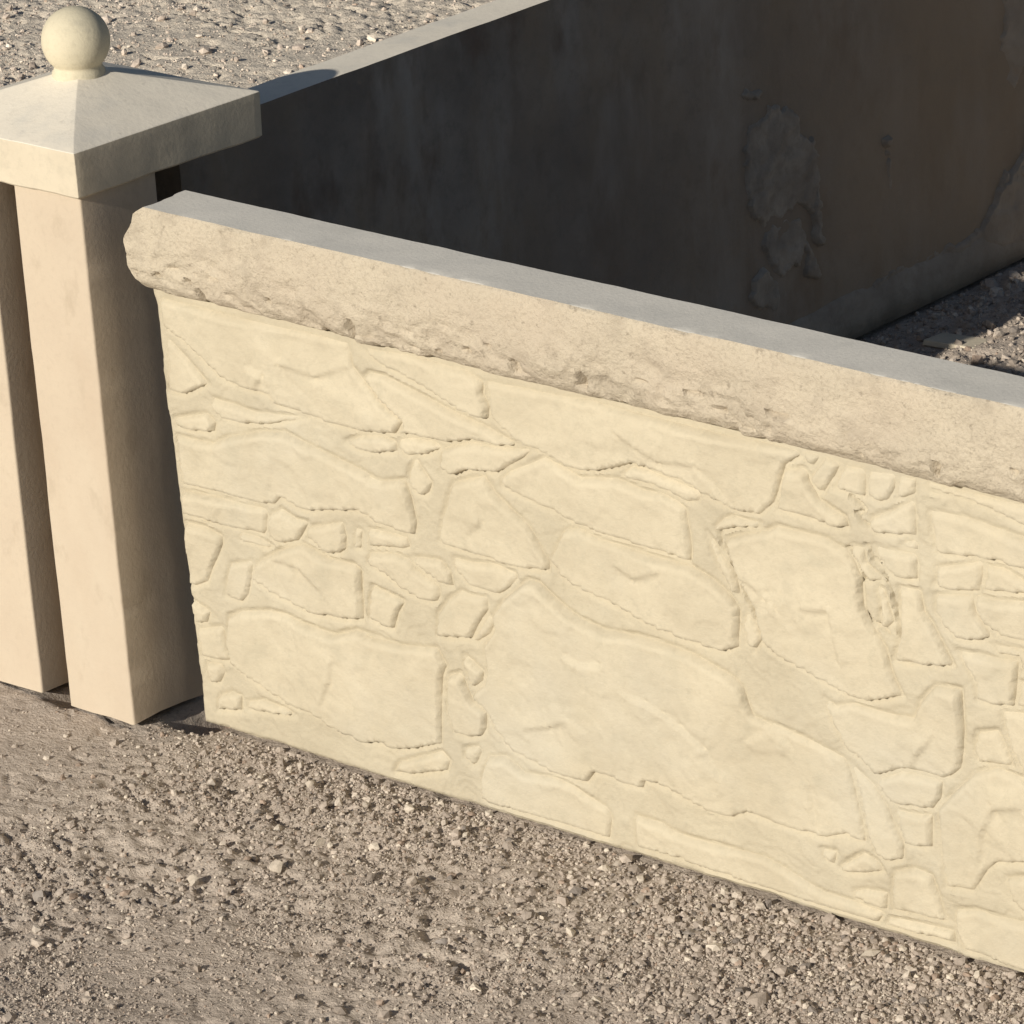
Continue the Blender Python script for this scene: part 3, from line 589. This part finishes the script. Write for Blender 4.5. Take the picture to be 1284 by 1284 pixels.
# ------------------------------------------------------------------ loose stones
t_ = (1 + 5 ** 0.5) / 2
ICO = np.array([(-1, t_, 0), (1, t_, 0), (-1, -t_, 0), (1, -t_, 0), (0, -1, t_), (0, 1, t_), (0, -1, -t_), (0, 1, -t_), (t_, 0, -1), (t_, 0, 1), (-t_, 0, -1), (-t_, 0, 1)], float)
ICO /= np.linalg.norm(ICO[0])
ICF = np.array([(0, 11, 5), (0, 5, 1), (0, 1, 7), (0, 7, 10), (0, 10, 11), (1, 5, 9), (5, 11, 4), (11, 10, 2), (10, 7, 6), (7, 1, 8), (3, 9, 4), (3, 4, 2), (3, 2, 6), (3, 6, 8), (3, 8, 9), (4, 9, 5), (2, 4, 11), (6, 2, 10), (8, 6, 7), (9, 8, 1)])
def subdiv(V, F):
    V = list(map(tuple, V)); cache = {}; out = []
    def mid(a, b):
        key = (min(a, b), max(a, b))
        if key not in cache:
            m_ = np.array(V[a]) + np.array(V[b]); m_ /= np.linalg.norm(m_); cache[key] = len(V); V.append(tuple(m_))
        return cache[key]
    for a, b, c in F:
        ab, bc_, ca = mid(a, b), mid(b, c), mid(c, a)
        out += [(a, ab, ca), (b, bc_, ab), (c, ca, bc_), (ab, bc_, ca)]
    return np.array(V), np.array(out)
OCT = np.array([(1, 0, 0), (-1, 0, 0), (0, 1, 0), (0, -1, 0), (0, 0, 1), (0, 0, -1)], float)
OCF = np.array([(0, 2, 4), (2, 1, 4), (1, 3, 4), (3, 0, 4), (2, 0, 5), (1, 2, 5), (3, 1, 5), (0, 3, 5)])
ICO2, ICF2 = subdiv(ICO, ICF)
ICO3, ICF3 = subdiv(ICO2, ICF2)

def pebbles(n, sampler, rmed, rsig, rmax, seed, white=0.06, shape=0):
    SV, SF = ((ICO, ICF), (OCT, OCF))[shape]; nv = len(SV)
    rng = np.random.default_rng(seed)
    xy = sampler(rng, n)
    n = len(xy)
    r = np.clip(rmed * np.exp(rsig * rng.standard_normal(n)), 0.0009, rmax)
    B = np.repeat(SV[None], n, 0) * (1 + 0.30 * (rng.random((n, nv, 1)) - 0.5) * 2)
    sca = np.stack([0.75 + 0.6 * rng.random(n), 0.7 + 0.5 * rng.random(n), 0.60 + 0.5 * rng.random(n)], 1)
    B = B * sca[:, None, :] * r[:, None, None]
    a = rng.random(n) * 6.283; b = (rng.random(n) - 0.5) * 1.2
    ca, sa, cb, sb = np.cos(a)[:, None], np.sin(a)[:, None], np.cos(b)[:, None], np.sin(b)[:, None]
    x, y, z = B[..., 0], B[..., 1], B[..., 2]
    x, z = x * cb - z * sb, x * sb + z * cb
    x, y = x * ca - y * sa, x * sa + y * ca
    gz = ground_h(xy[:, 0], xy[:, 1])
    P = np.stack([x + xy[:, :1], y + xy[:, 1:], z + (gz + r * sca[:, 2] * (-0.15 + 0.75 * rng.random(n)))[:, None]], -1)
    base = np.array([(0.44, 0.375, 0.325), (0.50, 0.43, 0.37), (0.36, 0.305, 0.262), (0.58, 0.51, 0.44), (0.24, 0.21, 0.19), (0.68, 0.605, 0.515), (0.40, 0.31, 0.25)])
    ci = rng.choice(7, n, p=[0.37 - white, 0.26, 0.17, 0.12, 0.04, white, 0.04])
    c = base[ci] * (0.85 + 0.3 * rng.random((n, 1)))
    c = c * (1.08 + 0.40 * smooth01((-0.6 - xy[:, :1]) / 0.9))
    return P.reshape(-1, 3), (SF[None] + (np.arange(n) * nv)[:, None, None]).reshape(-1, 3), np.repeat(c, nv, 0)

def area(x0, x1, y0, y1, dens, cut=None):
    def f(rng, n):
        p = np.stack([rng.uniform(x0, x1, n * 3), rng.uniform(y0, y1, n * 3)], 1)
        d = dens(p[:, 0], p[:, 1])
        p = p[rng.random(len(p)) < d][:n]
        return p
    return f
def clear(x, y):
    """no loose stones inside the concrete pieces"""
    ok = ~((x > -0.01) & (x < 1.7) & (y > -0.002 + 0.018 * x) & (y < 0.062 + 0.018 * x))
    ok &= ~((np.abs(x - PX) < PW / 2 + 0.004) & (np.abs(y - PY) < PW / 2 + 0.004))
    ok &= ~((np.abs(x + 0.2095 + 0.043 * (y - 0.9)) < 0.034) & (y > 0.1))
    ok &= ~((x > -0.07) & (x < 0.02) & (y > -0.02) & (y < 0.13))
    return ok
def dens_front(x, y):
    patch = smooth01(fbm(x * 3.1, y * 3.1, 0, 801, 3) * 1.5 + 0.45)
    corner = smooth01((x - 0.45) / 0.5) * smooth01((y + 0.45) / 0.35)
    foot = np.exp(-((y + 0.05) / 0.06) ** 2)
    return clear(x, y) * np.clip(0.05 + 0.22 * patch + 0.8 * corner + 0.35 * foot * smooth01((x - 0.05) / 0.15) - 0.2 * smooth01((0.15 - x) / 0.3), 0.03, 1)
def dens_back(x, y):
    return clear(x, y) * np.clip(0.25 + 0.6 * smooth01(fbm(x * 3, y * 3, 0, 811, 3) * 1.5 + 0.4), 0, 1)
parts = [pebbles(26000, area(-0.36, 1.25, -0.70, 0.03, dens_front), 0.0018, 0.42, 0.0060, 1),
         pebbles(260, area(-0.36, 1.25, -0.70, 0.03, dens_front), 0.0050, 0.25, 0.009, 2),
         pebbles(2000, area(-2.8, -1.7, 1.3, 2.5, dens_back), 0.0026, 0.45, 0.008, 3, 0.02),
         pebbles(110, area(-2.8, -1.7, 1.3, 2.5, dens_back), 0.0070, 0.3, 0.012, 4, 0.0),
         pebbles(3500, area(-0.24, 0.3, 1.2, 1.85, dens_back), 0.0022, 0.5, 0.008, 5, 0.02),
         pebbles(14, area(-0.24, 0.2, 1.25, 1.8, dens_back), 0.008, 0.3, 0.012, 6, 0.0),
         pebbles(46000, area(-0.36, 1.25, -0.70, 0.03, lambda x, y: clear(x, y) * (0.12 + 0.88 * smooth01(fbm(x * 5, y * 5, 0, 821, 3) * 2.2 + 0.3)) * (0.35 + 0.65 * smooth01((x + 0.1) / 0.35))), 0.00125, 0.35, 0.003, 8, 0.03, 1),
         pebbles(9000, area(-2.75, -1.72, 1.3, 2.5, dens_back), 0.0016, 0.35, 0.003, 9, 0.02, 1),
         pebbles(1500, area(-1.7, 1.25, -1.5, -0.7, dens_back), 0.0035, 0.45, 0.009, 7)]
off = 0; VV = []; FF = []; CC = []
for v, f, c in parts:
    VV.append(v); FF.append(f + off); CC.append(c); off += len(v)
VV, FF, CC = np.concatenate(VV), np.concatenate(FF), np.concatenate(CC)
gravel = npmesh('gravel', VV, [FF], [M_GRAV], None, False)
at = gravel.data.color_attributes.new('tint', 'FLOAT_COLOR', 'POINT')
at.data.foreach_set('color', np.concatenate([CC, np.ones((len(CC), 1))], 1).astype(np.float32).ravel())
tag(gravel, 'loose brown and pale gravel scattered over the soil', 'gravel', kind='stuff')

def rock(name, x, y, size, m, label, seed, rot=0.0, sink=0.25, cat='stone'):
    rng = np.random.default_rng(seed)
    V = ICO3.copy()
    # cut by random planes so the stone gets flat broken faces
    for k in range(9):
        nrm = rng.standard_normal(3); nrm /= np.linalg.norm(nrm); dd = rng.uniform(0.30, 0.70)
        e = V @ nrm - dd
        V = V - np.where(e > 0, e, 0)[:, None] * nrm
    size = tuple(0.78 * q_ for q_ in size)
    V = V * np.array(size) + 0.03 * size[2] * np.stack([fbm(V[:, 0] * 3, V[:, 1] * 3, V[:, 2] * 3, seed + j, 2) for j in range(3)], 1)
    V[:, 2] -= V[:, 2].min()
    o = npmesh(name, V, [ICF3], [m], None, True, 18)
    o.location = (x, y, float(ground_h(np.array([x]), np.array([y]))[0]) - sink * size[2]); o.rotation_euler = (rng.uniform(-.2, .2), rng.uniform(-.2, .2), rot)
    return tag(o, label, cat)
rock('loose_stone', 0.7612, -0.0945, (0.016, 0.010, 0.006), M_GREYROCK, 'rounded grey stone on the gravel below the middle of the stone panel', 31, 0.7)
rock('loose_stone', 0.2800, -0.2840, (0.014, 0.009, 0.009), M_PALE, 'pale angular chip beside a dark pit, on the soil well in front of the post', 32, 0.4)
rock('loose_stone', 0.3172, -0.1469, (0.013, 0.008, 0.007), M_PALE, 'low cream stone on the gravel near the left half of the stone panel', 33, 0.9)
rock('loose_stone', 0.3373, -0.2230, (0.012, 0.009, 0.010), M_PALE, 'upright pale stone casting a dark shadow between the panel and the photo bottom', 34, 0.2)
rock('loose_stone', 0.2080, -0.0520, (0.010, 0.008, 0.009), M_PALE, 'bright pebble close under the panel foot near the post', 35, 0.2)
rock('loose_stone', 0.1620, -0.3881, (0.015, 0.008, 0.010), M_GREYROCK, 'dark brown clod at the left edge of the foreground soil', 36, 0.5)
rock('loose_stone', 0.5800, -0.2450, (0.012, 0.010, 0.010), M_GREYROCK, 'squat grey stone in the bottom middle of the gravel', 37, 0.5)
rock('brick_chip', -0.0390, 0.0720, (0.012, 0.009, 0.011), M_PINK, 'small pinkish chip wedged between post and panel above the dark hollow', 38, 0.2, -0.2, 'chip')

# concrete offcut lying in the shadow behind the front coping
V = np.array([(0, 0, 0), (0.088, 0.004, 0), (0.078, 0.050, 0), (0.010, 0.044, 0), (0.001, 0.001, 0.008), (0.086, 0.005, 0.008), (0.072, 0.049, 0.010), (0.014, 0.043, 0.009)])
Fq = np.array([(0, 3, 2, 1), (4, 5, 6, 7), (0, 1, 5, 4), (1, 2, 6, 5), (2, 3, 7, 6), (3, 0, 4, 7)])
off_ = npmesh('concrete_offcut', V, [Fq], [M_CAP], None, False)
off_.location = (-0.108, 1.381, 0.001); off_.rotation_euler = (math.radians(-4), math.radians(7), math.radians(20))
bv = off_.modifiers.new('bevel', 'BEVEL'); bv.width = 0.0015; bv.segments = 2
tag(off_, 'thin pale concrete offcut lying half in shadow behind the front coping', 'offcut')
